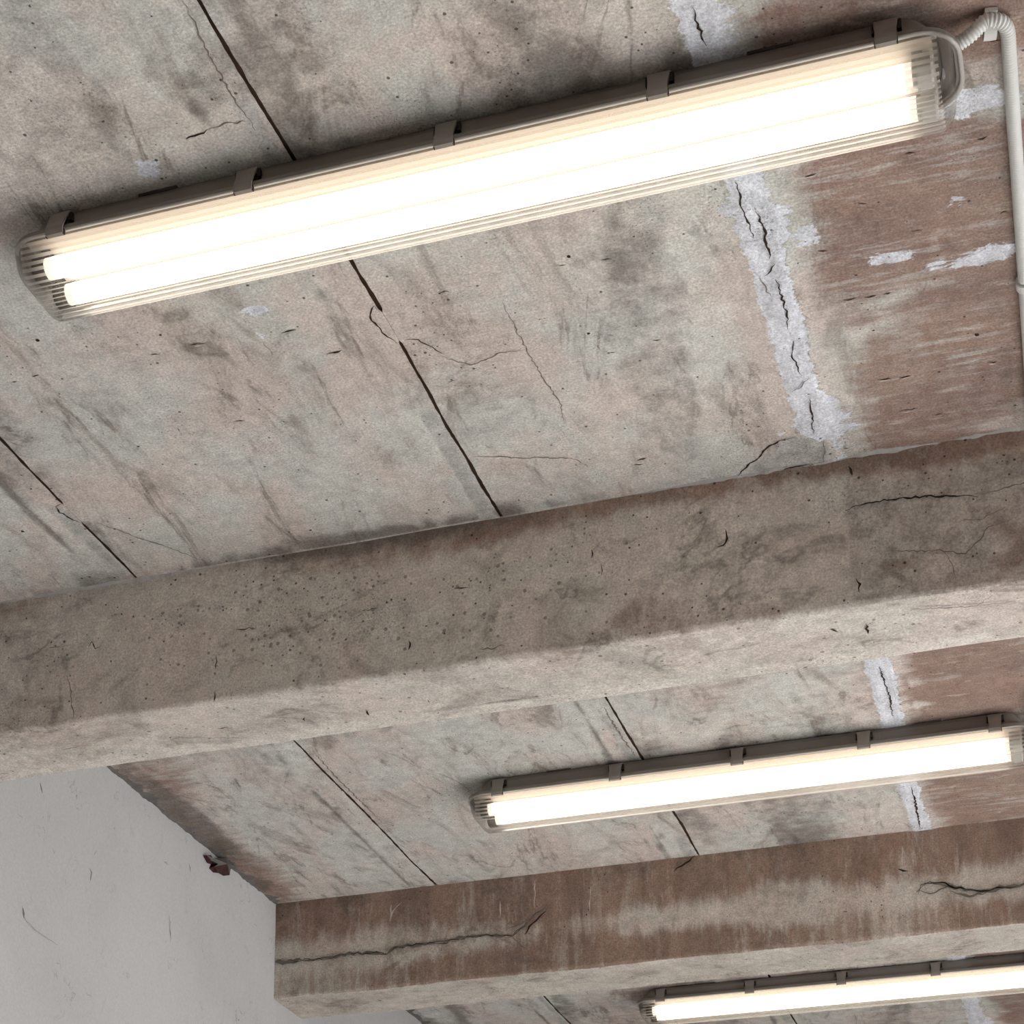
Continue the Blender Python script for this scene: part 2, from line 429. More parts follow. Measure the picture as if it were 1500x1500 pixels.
    drt_dark += .42 * sstep(2.14, 1.88, y) * sstep(.25, .60, fbm(x * 11 + 2, y * 5, 85)) + .32 * sstep(3.1, 3.2, y) * sstep(.3, .6, fbm(x * 5 + 2, y * 3, 87))  # patchy darker tone nearest the viewer and past the first beam
    # sooty line where the planks land on the beam
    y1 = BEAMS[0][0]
    drt_dark += 1.0 * sstep(.075, .0, y1 - y) * (y < y1) * (.30 + .75 * np.exp(-(((x + 1.18) / .33) ** 2))) * sstep(.3, .55, fbm(x * 14, y * 10, 81))
    drt_dark += .55 * sstep(.09, .0, x - XW) * sstep(.35, .6, fbm(x * 9, y * 9, 83))
    return np.stack([red, pla, np.clip(drt_dark, 0, 1)], 1), np.stack([spk, pal, mor], 1)


cb = Buf(); NY = 620; ys = np.linspace(1.25, 6.6, NY)


def gapw(y, xj):
    g = (.0012 + .0030 * fbm(y * 55, y * 0 + xj * 3, 91)) * (.6 + .8 * fbm(y * 3, y * 0 + xj, 92))
    if xj == XA:
        a = on_z((557, 457), CEIL)[1]; b = on_z((582, 500), CEIL)[1]
        g = np.where((y > a) & (y < b), .0002, g)
    else:
        a = on_z((90, 737), CEIL)[1]; b = on_z((120, 767), CEIL)[1]
        g = np.where((y > a) & (y < b), .0002, g)
    return g


def wob(y, xj): return xj + (fbm(y * 5, y * 0 + xj, 95) - .5) * .010


def zrel(x, y):
    dx = x - xc_line(y)
    return -.0035 * sstep(.045, .012, np.abs(dx)) * (.4 + 1.2 * fbm(x * 40, y * 14, 97)) + (fbm(x * 3, y * 3, 99) - .5) * .003


edges = [(XW, XB), (XB, XA), (XA, .45)]
total = 0
for k, (xa, xb) in enumerate(edges):
    lo = np.full(NY, xa) if k == 0 else wob(ys, xa) + gapw(ys, xa)
    hi = np.full(NY, xb) if k == 2 else wob(ys, xb) - gapw(ys, xb)
    nx = int((xb - xa) / .009); t = np.linspace(0, 1, nx)
    X = lo[:, None] + (hi - lo)[:, None] * t[None, :]; Y = np.repeat(ys[:, None], nx, 1)
    Z = CEIL + zrel(X, Y)
    b, n = cb.grid(np.stack([X, Y, Z], 2)); total += n
G = np.array(cb.V); n0 = len(G)
# joint sides and the dirt at the bottom of the joint
for xj in (XB, XA):
    for sgn in (-1, 1):
        e = wob(ys, xj) + sgn * gapw(ys, xj)
        cb.grid(np.stack([np.stack([e, ys, np.full(NY, CEIL) + zrel(e, ys)], 1), np.stack([e, ys, np.full(NY, CEIL + .005)], 1)], 1), 1)
    cb.box((xj - .02, 1.25, CEIL + .004), (xj + .02, 6.6, CEIL + .012), 1)
# the rest of the slab beyond the view, and its thickness
for a, b in [((XW, YF, CEIL), (XR, 1.25, CEIL + .2)), ((XW, 6.6, CEIL), (XR, YB, CEIL + .2)), ((.45, 1.25, CEIL), (XR, 6.6, CEIL + .2)), ((XW, 1.25, CEIL + .02), (.45, 6.6, CEIL + .2))]:
    cb.box(a, b, 0)
ND = (0, 0, -1)
def onc(pts):
    P = [on_z(q, CEIL) for q in pts]
    for p in P: p[2] += float(zrel(np.array([p[0]]), np.array([p[1]]))[0]) - (.0016 if abs(p[0] - XC) < .06 else 0)
    return P
for pts, w, m in [([(557, 457), (548, 447), (543, 465), (557, 483), (572, 495), (582, 501)], .0028, 2),
                  ([(593, 498), (598, 496), (612, 497), (633, 509), (653, 518)], .0018, 2),
                  ([(1080, 699), (1092, 684), (1110, 670), (1120, 657), (1133, 650), (1147, 642), (1167, 637)], .0030, 2),
                  ([(1077, 262), (1087, 297), (1097, 320), (1103, 345)], .0028, 2), ([(1108, 305), (1120, 333), (1122, 352), (1128, 375)], .0034, 2),
                  ([(1118, 401), (1128, 393), (1137, 383)], .0026, 2), ([(1112, 398), (1118, 412), (1128, 430)], .0018, 3), ([(1137, 405), (1147, 437), (1152, 455), (1155, 478)], .0026, 2),
                  ([(1163, 495), (1160, 515), (1167, 530), (1174, 546)], .0022, 2), ([(1185, 580), (1189, 605), (1192, 630)], .0024, 2), ([(1160, 570), (1172, 562), (1185, 548)], .0018, 3),
                  ([(1015, 5), (1022, 30), (1035, 62)], .0026, 2), ([(1288, 972), (1296, 995), (1304, 1020), (1308, 1046)], .0034, 2), ([(1336, 1150), (1342, 1180), (1348, 1213)], .0040, 2),
                  ([(90, 737), (82, 742), (84, 748), (100, 757), (120, 768)], .0028, 2), ([(130, 765), (143, 765), (187, 782), (250, 803), (303, 823), (316, 828)], .0020, 3),
                  ([(273, 203), (290, 196), (305, 190)], .0034, 2), ([(305, 190), (330, 181), (363, 177)], .0018, 3),
                  ([(267, 0), (287, 37), (307, 80), (330, 123), (353, 160), (375, 190)], .0024, 3),
                  ([(690, 668), (720, 668), (760, 671), (800, 670), (840, 671), (865, 685)], .0020, 3), ([(640, 520), (690, 535), (735, 515), (770, 513)], .0016, 3),
                  ([(735, 440), (765, 500), (800, 560), (822, 590), (826, 620)], .0020, 3), ([(1085, 697), (1130, 692), (1165, 682), (1205, 672)], .0024, 2),
                  ([(1207, 640), (1208, 655), (1204, 672)], .0022, 3), ([(385, 500), (400, 520)], .001, 3), ([(455, 1095), (480, 1125), (520, 1165), (560, 1205)], .003, 3),
                  ([(885, 1035), (900, 1062), (915, 1085), (932, 1108)], .004, 3), ([(620, 850), (640, 900)], .001, 3)]:
    ribbon(cb, onc(pts), ND, w, m, .0022)


def tick(px, py, ln, side=1, z=CEIL):
    """a small spalled flake: dark edge and a painted highlight ribbon next to it"""
    c = onc([(px, py)])[0]; L = ln / 1150 * (c[1] / 2.4); a = random.uniform(-.12, .18)
    p0 = c + np.array([-L / 2, -L / 2 * a, 0]); p1 = c + np.array([L / 2, L / 2 * a, 0])
    ribbon(cb, [p0, p1], ND, .0022, 2, .0018, .005)
    ribbon(cb, [p0 + np.array([.003, .0045, 0]), p1 + np.array([-.002, .0045, 0])], ND, .0024, 4, .0014, .005)


for t in [(290, 503, 28), (227, 519, 16), (21, 559, 13), (423, 485, 30), (487, 517, 22), (52, 550, 14), (650, 427, 18), (565, 367, 14), (888, 380, 18), (823, 388, 14), (493, 515, 22), (663, 557, 16), (753, 538, 8), (688, 418, 10),
          (1187, 256, 20), (1343, 338, 15), (1205, 368, 14), (1245, 438, 20), (1275, 434, 20), (1300, 430, 12), (1333, 223, 16), (1367, 278, 10), (1295, 555, 22), (1325, 551, 18), (1345, 550, 10), (1453, 530, 16), (1463, 587, 10), (1263, 298, 14), (1275, 304, 10), (1256, 303, 8),
          (1458, 60, 18), (1439, 202, 16), (465, 142, 14), (352, 616, 16), (345, 617, 10), (368, 778, 12), (365, 782, 8), (940, 672, 18), (935, 680, 14), (700, 385, 10), (1470, 310, 12), (1390, 470, 10), (1000, 500, 10), (962, 498, 14), (600, 330, 8),
          (1428, 262, 8), (1030, 700, 10), (1330, 600, 30), (1375, 606, 14), (1240, 655, 10), (1475, 270, 10)]:
    tick(*t)
for (cx_, cy_, rr_) in [(892, 503, 17), (940, 614, 9), (275, 625, 15), (350, 720, 9), (170, 518, 8), (1450, 268, 5)]:
    for a in range(7):
        th = a * 2 * PI / 7 + random.uniform(-.3, .3)
        if random.random() < .8:
            ribbon(cb, onc([(cx_ + rr_ * math.cos(th), cy_ + .8 * rr_ * math.sin(th)), (cx_ + rr_ * math.cos(th + .5), cy_ + .8 * rr_ * math.sin(th + .5))]), ND, .0020, 2 if a % 2 else 4, .0015, .004)
for q, r_ in [((1431, 490), 3), ((55, 498), 3), ((833, 375), 3), ((862, 488), 2.5), ((33, 778), 3), ((455, 776), 2.5), ((235, 490), 2)]:
    c = on_z(q, CEIL); r_ /= 1000
    cb.add([c + np.array([r_ * math.cos(a) * random.uniform(.8, 1.3), r_ * math.sin(a) * random.uniform(.8, 1.3), -.0008]) for a in np.linspace(0, 2 * PI, 9)[:8]], [tuple(range(8))], 2)
ceil = cb.obj('ceiling', [M['ceil'], M['gap'], M['crack'], M['fcrack'], M['chip']])
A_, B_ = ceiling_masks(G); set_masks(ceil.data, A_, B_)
ceil['kind'] = 'structure'
tag(ceil, 'mottled grey and red-brown concrete plank ceiling with open joints', 'ceiling')


# ================================================================== beams
def beam(y0, y1, h, mat, maskf, cracks, label, x1=XR, dense=True):
    r = .010; zb = CEIL - h; prof = []
    nf = 34 if dense else 3
    for i in range(nf): prof.append((y0, CEIL + .02 - (h + .02 - r) * i / (nf - 1)))
    for a in np.linspace(0, PI / 2, 6)[1:-1]: prof.append((y0 + r - r * math.cos(a), zb + r - r * math.sin(a)))
    nb = 24 if dense else 3
    for i in range(nb): prof.append((y0 + r + (y1 - y0 - r - .006) * i / (nb - 1), zb))
    prof.append((y1 - .002, zb + .002)); prof.append((y1, zb + .008)); prof.append((y1, CEIL + .02))
    prof = np.array(prof); sfl = np.concatenate([[0], np.cumsum(np.hypot(*np.diff(prof, axis=0).T))])
    xs = np.concatenate([np.linspace(XW, .4, 250 if dense else 4), np.linspace(.4, x1, 8)[1:]])
    X, Sx = np.meshgrid(xs, sfl, indexing='ij')
    Y = np.repeat(prof[None, :, 0], len(xs), 0).copy(); Z = np.repeat(prof[None, :, 1], len(xs), 0).copy()
    if dense:
        w = (fbm(X * 5, Sx * 5, 7 + int(y0 * 10)) - .5) * .007
        k = len(prof); mf = np.arange(k) < nf + 2
        Y[:, mf] += w[:, mf] * .8; Z[:, ~mf] += w[:, ~mf]
        ed = (fbm(xs * 9, xs * 0 + y0, 3) - .5) * .007            # uneven arris
        Z[:, nf - 1:nf + 6] += ed[:, None]
    bb = Buf(); bb.grid(np.stack([X, Y, Z], 2).transpose(1, 0, 2)[::-1].copy())
    G = np.array(bb.V); Sg = np.repeat(sfl[::-1][:, None], len(xs), 1).ravel()
    for xe in (0, -1): bb.add([(xs[xe], p[0], p[1]) for p in prof], [tuple(range(len(prof)))], 0)
    if dense: cracks(bb)
    o = bb.obj('concrete_beam', [mat, M['gap'], M['crack'], M['fcrack'], M['chip'], M['gcrack']])
    if maskf:
        A, B = maskf(G[:, 0], Sg, h); set_masks(o.data, A, B)
    o['kind'] = 'structure'; tag(o, label, 'beam', )
    return o


def masks1(x, s, h):
    s = s - .02; z = np.zeros(len(x)); face = s < h; u = s / h
    red = z.copy(); drt_dark = z.copy(); pal = z.copy(); mor = z.copy(); spk = z.copy()
    red += face * (.85 * sstep(.30, .06, u + .22 * (fbm(x * 3, u * 1.5, 5) - .5)) * sstep(-1.75, -1.2, x) * (.55 + .45 * sstep(-1.3, -.9, x)))
    red += face * .52 * sstep(.55, .72, fbm(x * 4.5, u * 2.2, 15)) * sstep(-1.5, -.6, x)
    red += face * .40 * sstep(.35, .1, u) * sstep(-1.6, -1.9, x)
    drt_dark += face * (.95 * sstep(.20, .0, u) * np.exp(-(((x + 1.15) / .35) ** 2)) + .40 * sstep(.5, .68, fbm(x * 3.4, u * 1.6, 25)) * (x < -.42))
    drt_dark += face * .52 * sstep(-.355, -.31, x + .02 * (fbm(u * 8, u * 0, 2) - .5)) * sstep(.08, .2, u)
    drt_dark += face * .30 * sstep(-1.5, -2.0, x)  # face gets darker towards the left wall
    spk += face * (.10 + .75 * np.exp(-((x + 1.25) / .42) ** 2) * sstep(1.05, .7, u) * sstep(.05, .3, u) + .30 * np.exp(-((x + .75) / .25) ** 2))
    b = ~face; v = (s - h) / .2
    pal += b * (.30 + .15 * sstep(.35, .65, fbm(x * 2, v * 2, 35)))
    red += b * .38 * sstep(.54, .72, fbm(x * 3.3, v * 1.8, 45)) * (v < .72)
    pal += b * .22 * sstep(.74, .80, v)
    drt_dark += b * .42 * np.exp(-((v - .76 - .02 * np.sin(x * 9)) / .025) ** 2) * sstep(.4, .6, fbm(x * 6, v, 55))
    drt_dark += b * .25 * sstep(.58, .72, fbm(x * 6, v * 4, 65))
    spk += b * .14
    return np.stack([red, z, drt_dark], 1), np.stack([spk, pal, mor], 1)


def masks2(x, s, h):
    s = s - .02; z = np.zeros(len(x)); face = s < h; u = s / h
    red = z.copy(); drt_dark = z.copy(); pal = z.copy(); spk = z.copy()
    wav = .30 * (fbm(x * 2.3, u * 0 + 1, 5) - .5) + .10 * (fbm(x * 16, u * 0 + 4, 9) - .5)
    red += face * .95 * sstep(.66, .20, u + wav * 1.3)
    red += face * .85 * sstep(.58, .86, u - wav * .9) * (.55 + .45 * sstep(.4, .6, fbm(x * 2, u * 0, 19)))
    drt_dark += face * (.30 * sstep(.30, .0, u) + .34 * sstep(.55, .7, fbm(x * 9, u * 1.0, 25)))
    drt_dark += face * .25 * sstep(-1.7, -2.05, x)  # darker left end of the face
    pal += face * .42 * np.exp(-((u - .55) / .12) ** 2) * sstep(.42, .6, fbm(x * 2.2, u, 75))
    b = ~face; v = (s - h) / .2
    pal += b * (.42 + .2 * sstep(.4, .6, fbm(x * 2.6, v * 2, 35)))
    red += b * .40 * sstep(.56, .72, fbm(x * 3, v * 3, 45))
    drt_dark += b * .25 * sstep(.56, .72, fbm(x * 4, v * 5, 65))
    spk += .05
    return np.stack([red, z, drt_dark], 1), np.stack([spk, pal, z], 1)


NF = (0, -1, 0)


def cracks1(b):
    y0 = BEAMS[0][0] - .0035; zb = CEIL - BEAMS[0][2] - .003
    f = lambda pts: [on_y(q, y0) for q in pts]; s = lambda pts: [on_z(q, zb) for q in pts]
    for pts, w, m in [([(1238, 748), (1267, 737), (1317, 730), (1353, 728), (1397, 726), (1433, 727)], .0034, 2), ([(1433, 727), (1460, 718), (1500, 708), (1540, 700)], .0022, 3),
                      ([(1300, 806), (1327, 807), (1383, 807), (1415, 812), (1435, 790), (1447, 773), (1490, 757)], .0020, 3), ([(1383, 807), (1395, 830), (1400, 850)], .0016, 3), ([(1480, 740), (1440, 760), (1400, 765)], .0014, 3),
                      ([(1255, 847), (1259, 856), (1258, 868)], .0040, 2), ([(1050, 803), (1060, 800), (1064, 795), (1064, 775)], .0036, 2), ([(1245, 683), (1247, 697)], .0034, 2),
                      ([(345, 922), (375, 920)], .0022, 2), ([(97, 988), (103, 1005), (108, 1055)], .002, 3), ([(130, 948), (135, 940), (140, 950), (148, 948), (150, 940)], .0022, 2), ([(70, 950), (90, 947)], .002, 3),
                      ([(317, 960), (317, 980)], .003, 2), ([(315, 1012), (315, 1028)], .003, 2), ([(600, 938), (600, 952)], .003, 2), ([(795, 910), (800, 903)], .003, 2), ([(868, 805), (868, 818)], .0025, 2), ([(882, 825), (882, 842)], .0025, 2), ([(665, 862), (688, 862), (688, 855)], .002, 2), ([(702, 952), (720, 950), (740, 945)], .0025, 3), ([(530, 895), (555, 891)], .002, 2)]:
        ribbon(b, f(pts), NF, w, m, .002)
    for pts, w, m in [([(1333, 892), (1380, 890), (1430, 887), (1455, 870)], .0024, 3), ([(1269, 915), (1271, 928)], .004, 2), ([(1215, 921), (1228, 926)], .003, 2), ([(1430, 1035 - 148), (1490, 880)], .0016, 3),
                      ([(90, 1098), (130, 1090)], .002, 3), ([(425, 1035), (432, 1038)], .003, 2), ([(318, 1067), (335, 1065)], .0025, 2), ([(445, 1050), (446, 1056)], .003, 2), ([(540, 1048), (537, 1040)], .003, 2), ([(810, 980), (815, 984)], .003, 2), ([(627, 1024), (629, 1029)], .003, 2)]:
        ribbon(b, s(pts), ND, w, m, .002)


def cracks2(b):
    y0 = BEAMS[1][0] - .0035; zb = CEIL - BEAMS[1][2] - .003
    f = lambda pts: [on_y(q, y0) for q in pts]
    main = [(406, 1407), (439, 1407), (480, 1404), (512, 1398), (543, 1396), (567, 1397), (578, 1388), (623, 1383), (654, 1380), (692, 1371), (727, 1372), (751, 1371), (768, 1357), (786, 1339), (801, 1329)]
    for k, (w, m) in enumerate([(.0075, 5), (.0026, 2), (.0020, 3)]): ribbon(b, f([(x, y + (k - 1) * .8) for x, y in main]), NF, w, m, .004, .012, .0008 + .0004 * k)
    for pts, w, m in [([(404, 1409), (425, 1410), (440, 1404)], .016, 5), ([(768, 1370), (780, 1352), (800, 1334)], .005, 2), ([(740, 1362), (765, 1352), (778, 1345)], .004, 3), ([(727, 1405), (745, 1400), (765, 1406), (785, 1411)], .004, 3), ([(751, 1371), (765, 1385), (775, 1395)], .004, 3),
                      ([(1344, 1308), (1350, 1298), (1362, 1293), (1384, 1294), (1400, 1300), (1436, 1306), (1472, 1300), (1500, 1296), (1530, 1292)], .009, 5), ([(1344, 1308), (1350, 1298), (1362, 1293), (1384, 1294), (1400, 1300), (1436, 1306), (1472, 1300), (1500, 1296)], .004, 2),
                      ([(1346, 1304), (1362, 1309), (1384, 1302), (1396, 1298)], .005, 5), ([(1390, 1306), (1420, 1312), (1445, 1308)], .006, 5), ([(986, 1276), (1005, 1264), (1018, 1252)], .004, 2), ([(1316, 1274), (1330, 1275)], .007, 2), ([(1318, 1271), (1328, 1271)], .005, 4), ([(1235, 1336), (1241, 1336)], .006, 2)]:
        ribbon(b, f(pts), NF, w, m, .003, .010, .001)
    for pts in [[(572, 1350), (576, 1335), (588, 1322)], [(572, 1345), (574, 1325)], [(535, 1440), (536, 1452)], [(784, 1290), (783, 1330)], [(732, 1320), (733, 1345)], [(865, 1300), (864, 1335)], [(1322, 1240), (1322, 1268)]]:
        ribbon(b, f(pts), NF, .0028, 4, .002, .01, .001)


beam(*BEAMS[0], M['beam1'], masks1, cracks1, 'nearest concrete beam, grey with dark specks and a reddish top edge')
beam(*BEAMS[1], M['beam2'], masks2, cracks2, 'second concrete beam, streaked brown, long crack along its face, meeting the white wall')
beam(*BEAM_FAR, M['beam2'], None, None, 'far concrete beam beyond the last lamp', dense=False)
beam(*BEAM_TOP0, M['beam1'], None, None, 'concrete beam above the viewer, before the nearest lamp', dense=False)


# ragged mortar where planks meet beams and wall
def fillet(name, p0, p1, n1, n2, size, size2, mat, seed, gate=None, step=.0035):
    p0, p1, n1, n2 = map(lambda v: np.array(v, float), (p0, p1, n1, n2)); n = int(np.linalg.norm(p1 - p0) / step); b = Buf()
    t = np.linspace(0, 1, n); d = np.linalg.norm(p1 - p0)
    s1 = size * (.05 + 2.4 * fbm(t * d * 34, t * 0 + seed, seed, 6) ** 1.6); s2 = size2 * (.05 + 2.2 * fbm(t * d * 40, t * 0 + seed + 5, seed + 1, 6) ** 1.6)
    if gate is not None: gk = gate(t * d); s1 = s1 * gk; s2 = s2 * gk
    rings = []
    for i in range(n):
        c = p0 + (p1 - p0) * t[i]
        rings.append([c - .002 * n1 - .002 * n2, c + n1 * s1[i] - .001 * n2, c + (n1 * s1[i] + n2 * s2[i]) * (.42 + .12 * random.random()), c + n2 * s2[i] - .001 * n1])
    b.loft(rings, 0, True, True); return b.obj(name, [mat])


y1 = BEAMS[0][0]
t = fillet('trim_1', (XW, y1, CEIL), (.6, y1, CEIL), (0, -1, 0), (0, 0, -1), .0095, .0042, M['mortar'], 3, lambda d: np.clip(.12 + sstep(-1.42, -1.55, XW + d) * .8 + sstep(-.85, -.35, XW + d) * 1.0, 0, 1.2))
t['kind'] = 'structure'; tag(t, 'pale ragged mortar line where the planks meet the nearest beam', 'mortar joint')
y2 = BEAMS[1][0]
t = fillet('trim_2', (XW, y1 + .2, CEIL), (XW, y2, CEIL), (1, 0, 0), (0, 0, -1), .026, .0035, M['mortard'], 8, None)
t['kind'] = 'structure'; tag(t, 'dark crumbly mortar seam between white wall and ceiling', 'mortar joint')
t = fillet('trim_3', (XW, y2 + .2, CEIL), (XW, BEAM_FAR[0], CEIL), (1, 0, 0), (0, 0, -1), .026, .0035, M['mortard'], 18, None)
t['kind'] = 'structure'; tag(t, 'dark mortar seam above the white wall beyond the second beam', 'mortar joint')


# ================================================================== walls, floor
def slab(name, boxes, mat, label, cat):
    b = Buf()
    for a, c in boxes: b.box(a, c)
    o = b.obj(name, [mat]); o['kind'] = 'structure'; tag(o, label, cat); return o


wb = Buf(); wb.box((XW - .2, YF, 0), (XW, YB, CEIL + .2))
onw = lambda pts: [on_x(q, XW) for q in pts]
NW = (1, 0, 0)
for pts, w, m in [([(130, 1272), (134, 1278), (133, 1290)], .005, 1), ([(58, 1147), (61, 1155), (62, 1162)], .004, 1), ([(137, 1250), (140, 1245)], .005, 1), ([(77, 1242), (80, 1250)], .005, 1), ([(94, 1288), (96, 1296)], .004, 1), ([(248, 1342), (249, 1360), (249, 1380)], .003, 1), ([(34, 1330), (35, 1345)], .005, 1), ([(82, 1412), (86, 1410)], .005, 1), ([(166, 1213), (168, 1213)], .006, 1), ([(276, 1265), (279, 1278)], .004, 1), ([(372, 1352), (376, 1358)], .004, 1), ([(395, 1397), (397, 1398)], .008, 1), ([(20, 1253), (22, 1254)], .006, 1), ([(100, 1445), (103, 1438)], .004, 1), ([(354, 1362), (355, 1363)], .005, 1), ([(25, 1192), (32, 1196)], .004, 1), ([(35, 1345), (50, 1362), (70, 1375), (85, 1384)], .003, 2), ([(125, 1455), (135, 1462)], .003, 2), ([(240, 1262), (246, 1268)], .006, 2)]:
    ribbon(wb, onw(pts), NW, w, m, .003, .01)
wl = wb.obj('wall_left', [M['wall'], M['fcrack'], plain('faint_scuff', lin(160, 156, 153), .9, .1)])
wl['kind'] = 'structure'; tag(wl, 'off-white plastered wall with faint scuffs', 'wall')
slab('floor', [((XW - .2, YF, -.2), (XR + .2, YB, 0))], M['floor'], 'pale screed floor below', 'floor')
slab('wall_back', [((XW, YB, 0), (XR, YB + .2, CEIL + .2))], M['shell'], 'grey far end wall', 'wall')
slab('wall_front', [((XW, YF - .2, 0), (XR, YF, CEIL + .2))], M['shell'], 'grey wall behind the viewer', 'wall')
slab('wall_right', [((XR, YF, 0), (XR + .2, YB, .7)), ((XR, YF, CEIL - .15), (XR + .2, YB, CEIL + .2))] + [((XR, y, .7), (XR + .2, y + .18, CEIL - .15)) for y in (2.2, 3.6)] + [((XR, YF, .7), (XR + .2, 1.3, CEIL - .15)), ((XR, 5.0, .7), (XR + .2, YB, CEIL - .15))],
     M['shell'], 'window wall with wide openings on the right', 'wall')

# torn scrap stuck in the seam over the wall
def scrap():
    b = Buf()
    c = on_x((318, 1266), XW)
    out = [(297, 1253), (303, 1258), (312, 1259), (322, 1258), (332, 1266), (340, 1272), (330, 1276), (327, 1283), (320, 1279), (312, 1278), (306, 1272), (309, 1266), (303, 1264)]
    P = onw(out); n = len(P)
    top = [p + np.array([random.uniform(.006, .022), random.uniform(-.004, .004), random.uniform(-.004, .004)]) for p in P]
    mid = sum(top) / n + np.array([.018, 0, 0])
    V = P + top + [mid]
    b.add(V, [(i, (i + 1) % n, n + (i + 1) % n, n + i) for i in range(n)], 0)
    base = len(b.V) - len(V)
    for i in range(n):
        b.F.append((base + n + i, base + n + (i + 1) % n, base + 2 * n)); b.mi.append(0 if 7 <= i <= 9 else 1)
    ribbon(b, [p + np.array([.012, 0, 0]) for p in onw([(296, 1253), (302, 1257), (306, 1262), (300, 1262)])], NW, .010, 0, .004, .01)
    o = b.obj('plaster_scrap', [M['scrap'], M['scrapg']])
    tag(o, 'small torn reddish scrap stuck in the seam above the white wall', 'debris')


scrap()


# ================================================================== lamps
HX, HY = .632, .0675


def rrect(hx, hy, r, z, n=8):
    P = []
    for cx, cy, a0 in ((hx - r, hy - r, 0), (-hx + r, hy - r, PI / 2), (-hx + r, -hy + r, PI), (hx - r, -hy + r, 1.5 * PI)):
        for k in range(n + 1):
            a = a0 + PI / 2 * k / n; P.append((cx + r * math.cos(a), cy + r * math.sin(a), z))
    return P


def lens_mesh(parent):
    # section from the near rim under the belly to the far rim, ribs as small prisms
    base = []; N = 240
    w0, w1, z0, z1, rc = .0632, .052, -.0462, -.0975, .018
    pts = [(-w0, z0), (-w1 - .002, z1 + rc)] + [(-w1 + rc - rc * math.cos(a) - .002 * (1 - a / (PI / 2)), z1 + rc - rc * math.sin(a)) for a in np.linspace(0, PI / 2, 8)[1:]]
    pts = pts + [(-y, z) for y, z in reversed(pts)]
    pts = np.array(pts); d = np.concatenate([[0], np.cumsum(np.hypot(*np.diff(pts, axis=0).T))])
    nr = int(d[-1] / .0042); nr += nr % 2
    sv = np.linspace(0, d[-1], nr + 1)
    yv = np.interp(sv, d, pts[:, 0]); zv = np.interp(sv, d, pts[:, 1])
    ty = np.gradient(yv); tz = np.gradient(zv); ln = np.hypot(ty, tz); ny, nz = tz / ln, -ty / ln    # outward (down)
    amp = np.where(np.arange(nr + 1) % 2 == 0, 0, .0014)
    xs = [(-1, t) for t in np.linspace(1, 0, 9)] + [(1, t) for t in np.linspace(0, 1, 9)]
    x_in, x_out = .597, .622; V = []
    for sgn, t in xs:
        dep = (1 - t ** 2.6) ** (1 / 2.6) if t < 1 else 0.0
        wd = 1 - .20 * t ** 4
        x = sgn * (x_in + (x_out - x_in) * t)
        fade = 1.0 if t < .3 else 0.0
        for i in range(nr + 1):
            y = (yv[i] + ny[i] * amp[i] * fade) * wd; z = z0 + (zv[i] + nz[i] * amp[i] * fade - z0) * dep
            V.append((x, y, z))
    k = nr + 1; F = []; mi = []
    for a in range(len(xs) - 1):
        end = a not in (5, 6, 7, 8, 9, 10, 11)
        for i in range(nr):
            F.append((a * k + i, a * k + i + 1, (a + 1) * k + i + 1, (a + 1) * k + i)); mi.append(2 if end else (1 if i % 2 else 0))
    return mk('ribbed_diffuser', V, F, [M['lensA'], M['lensB'], M['lensE']], mi, parent)


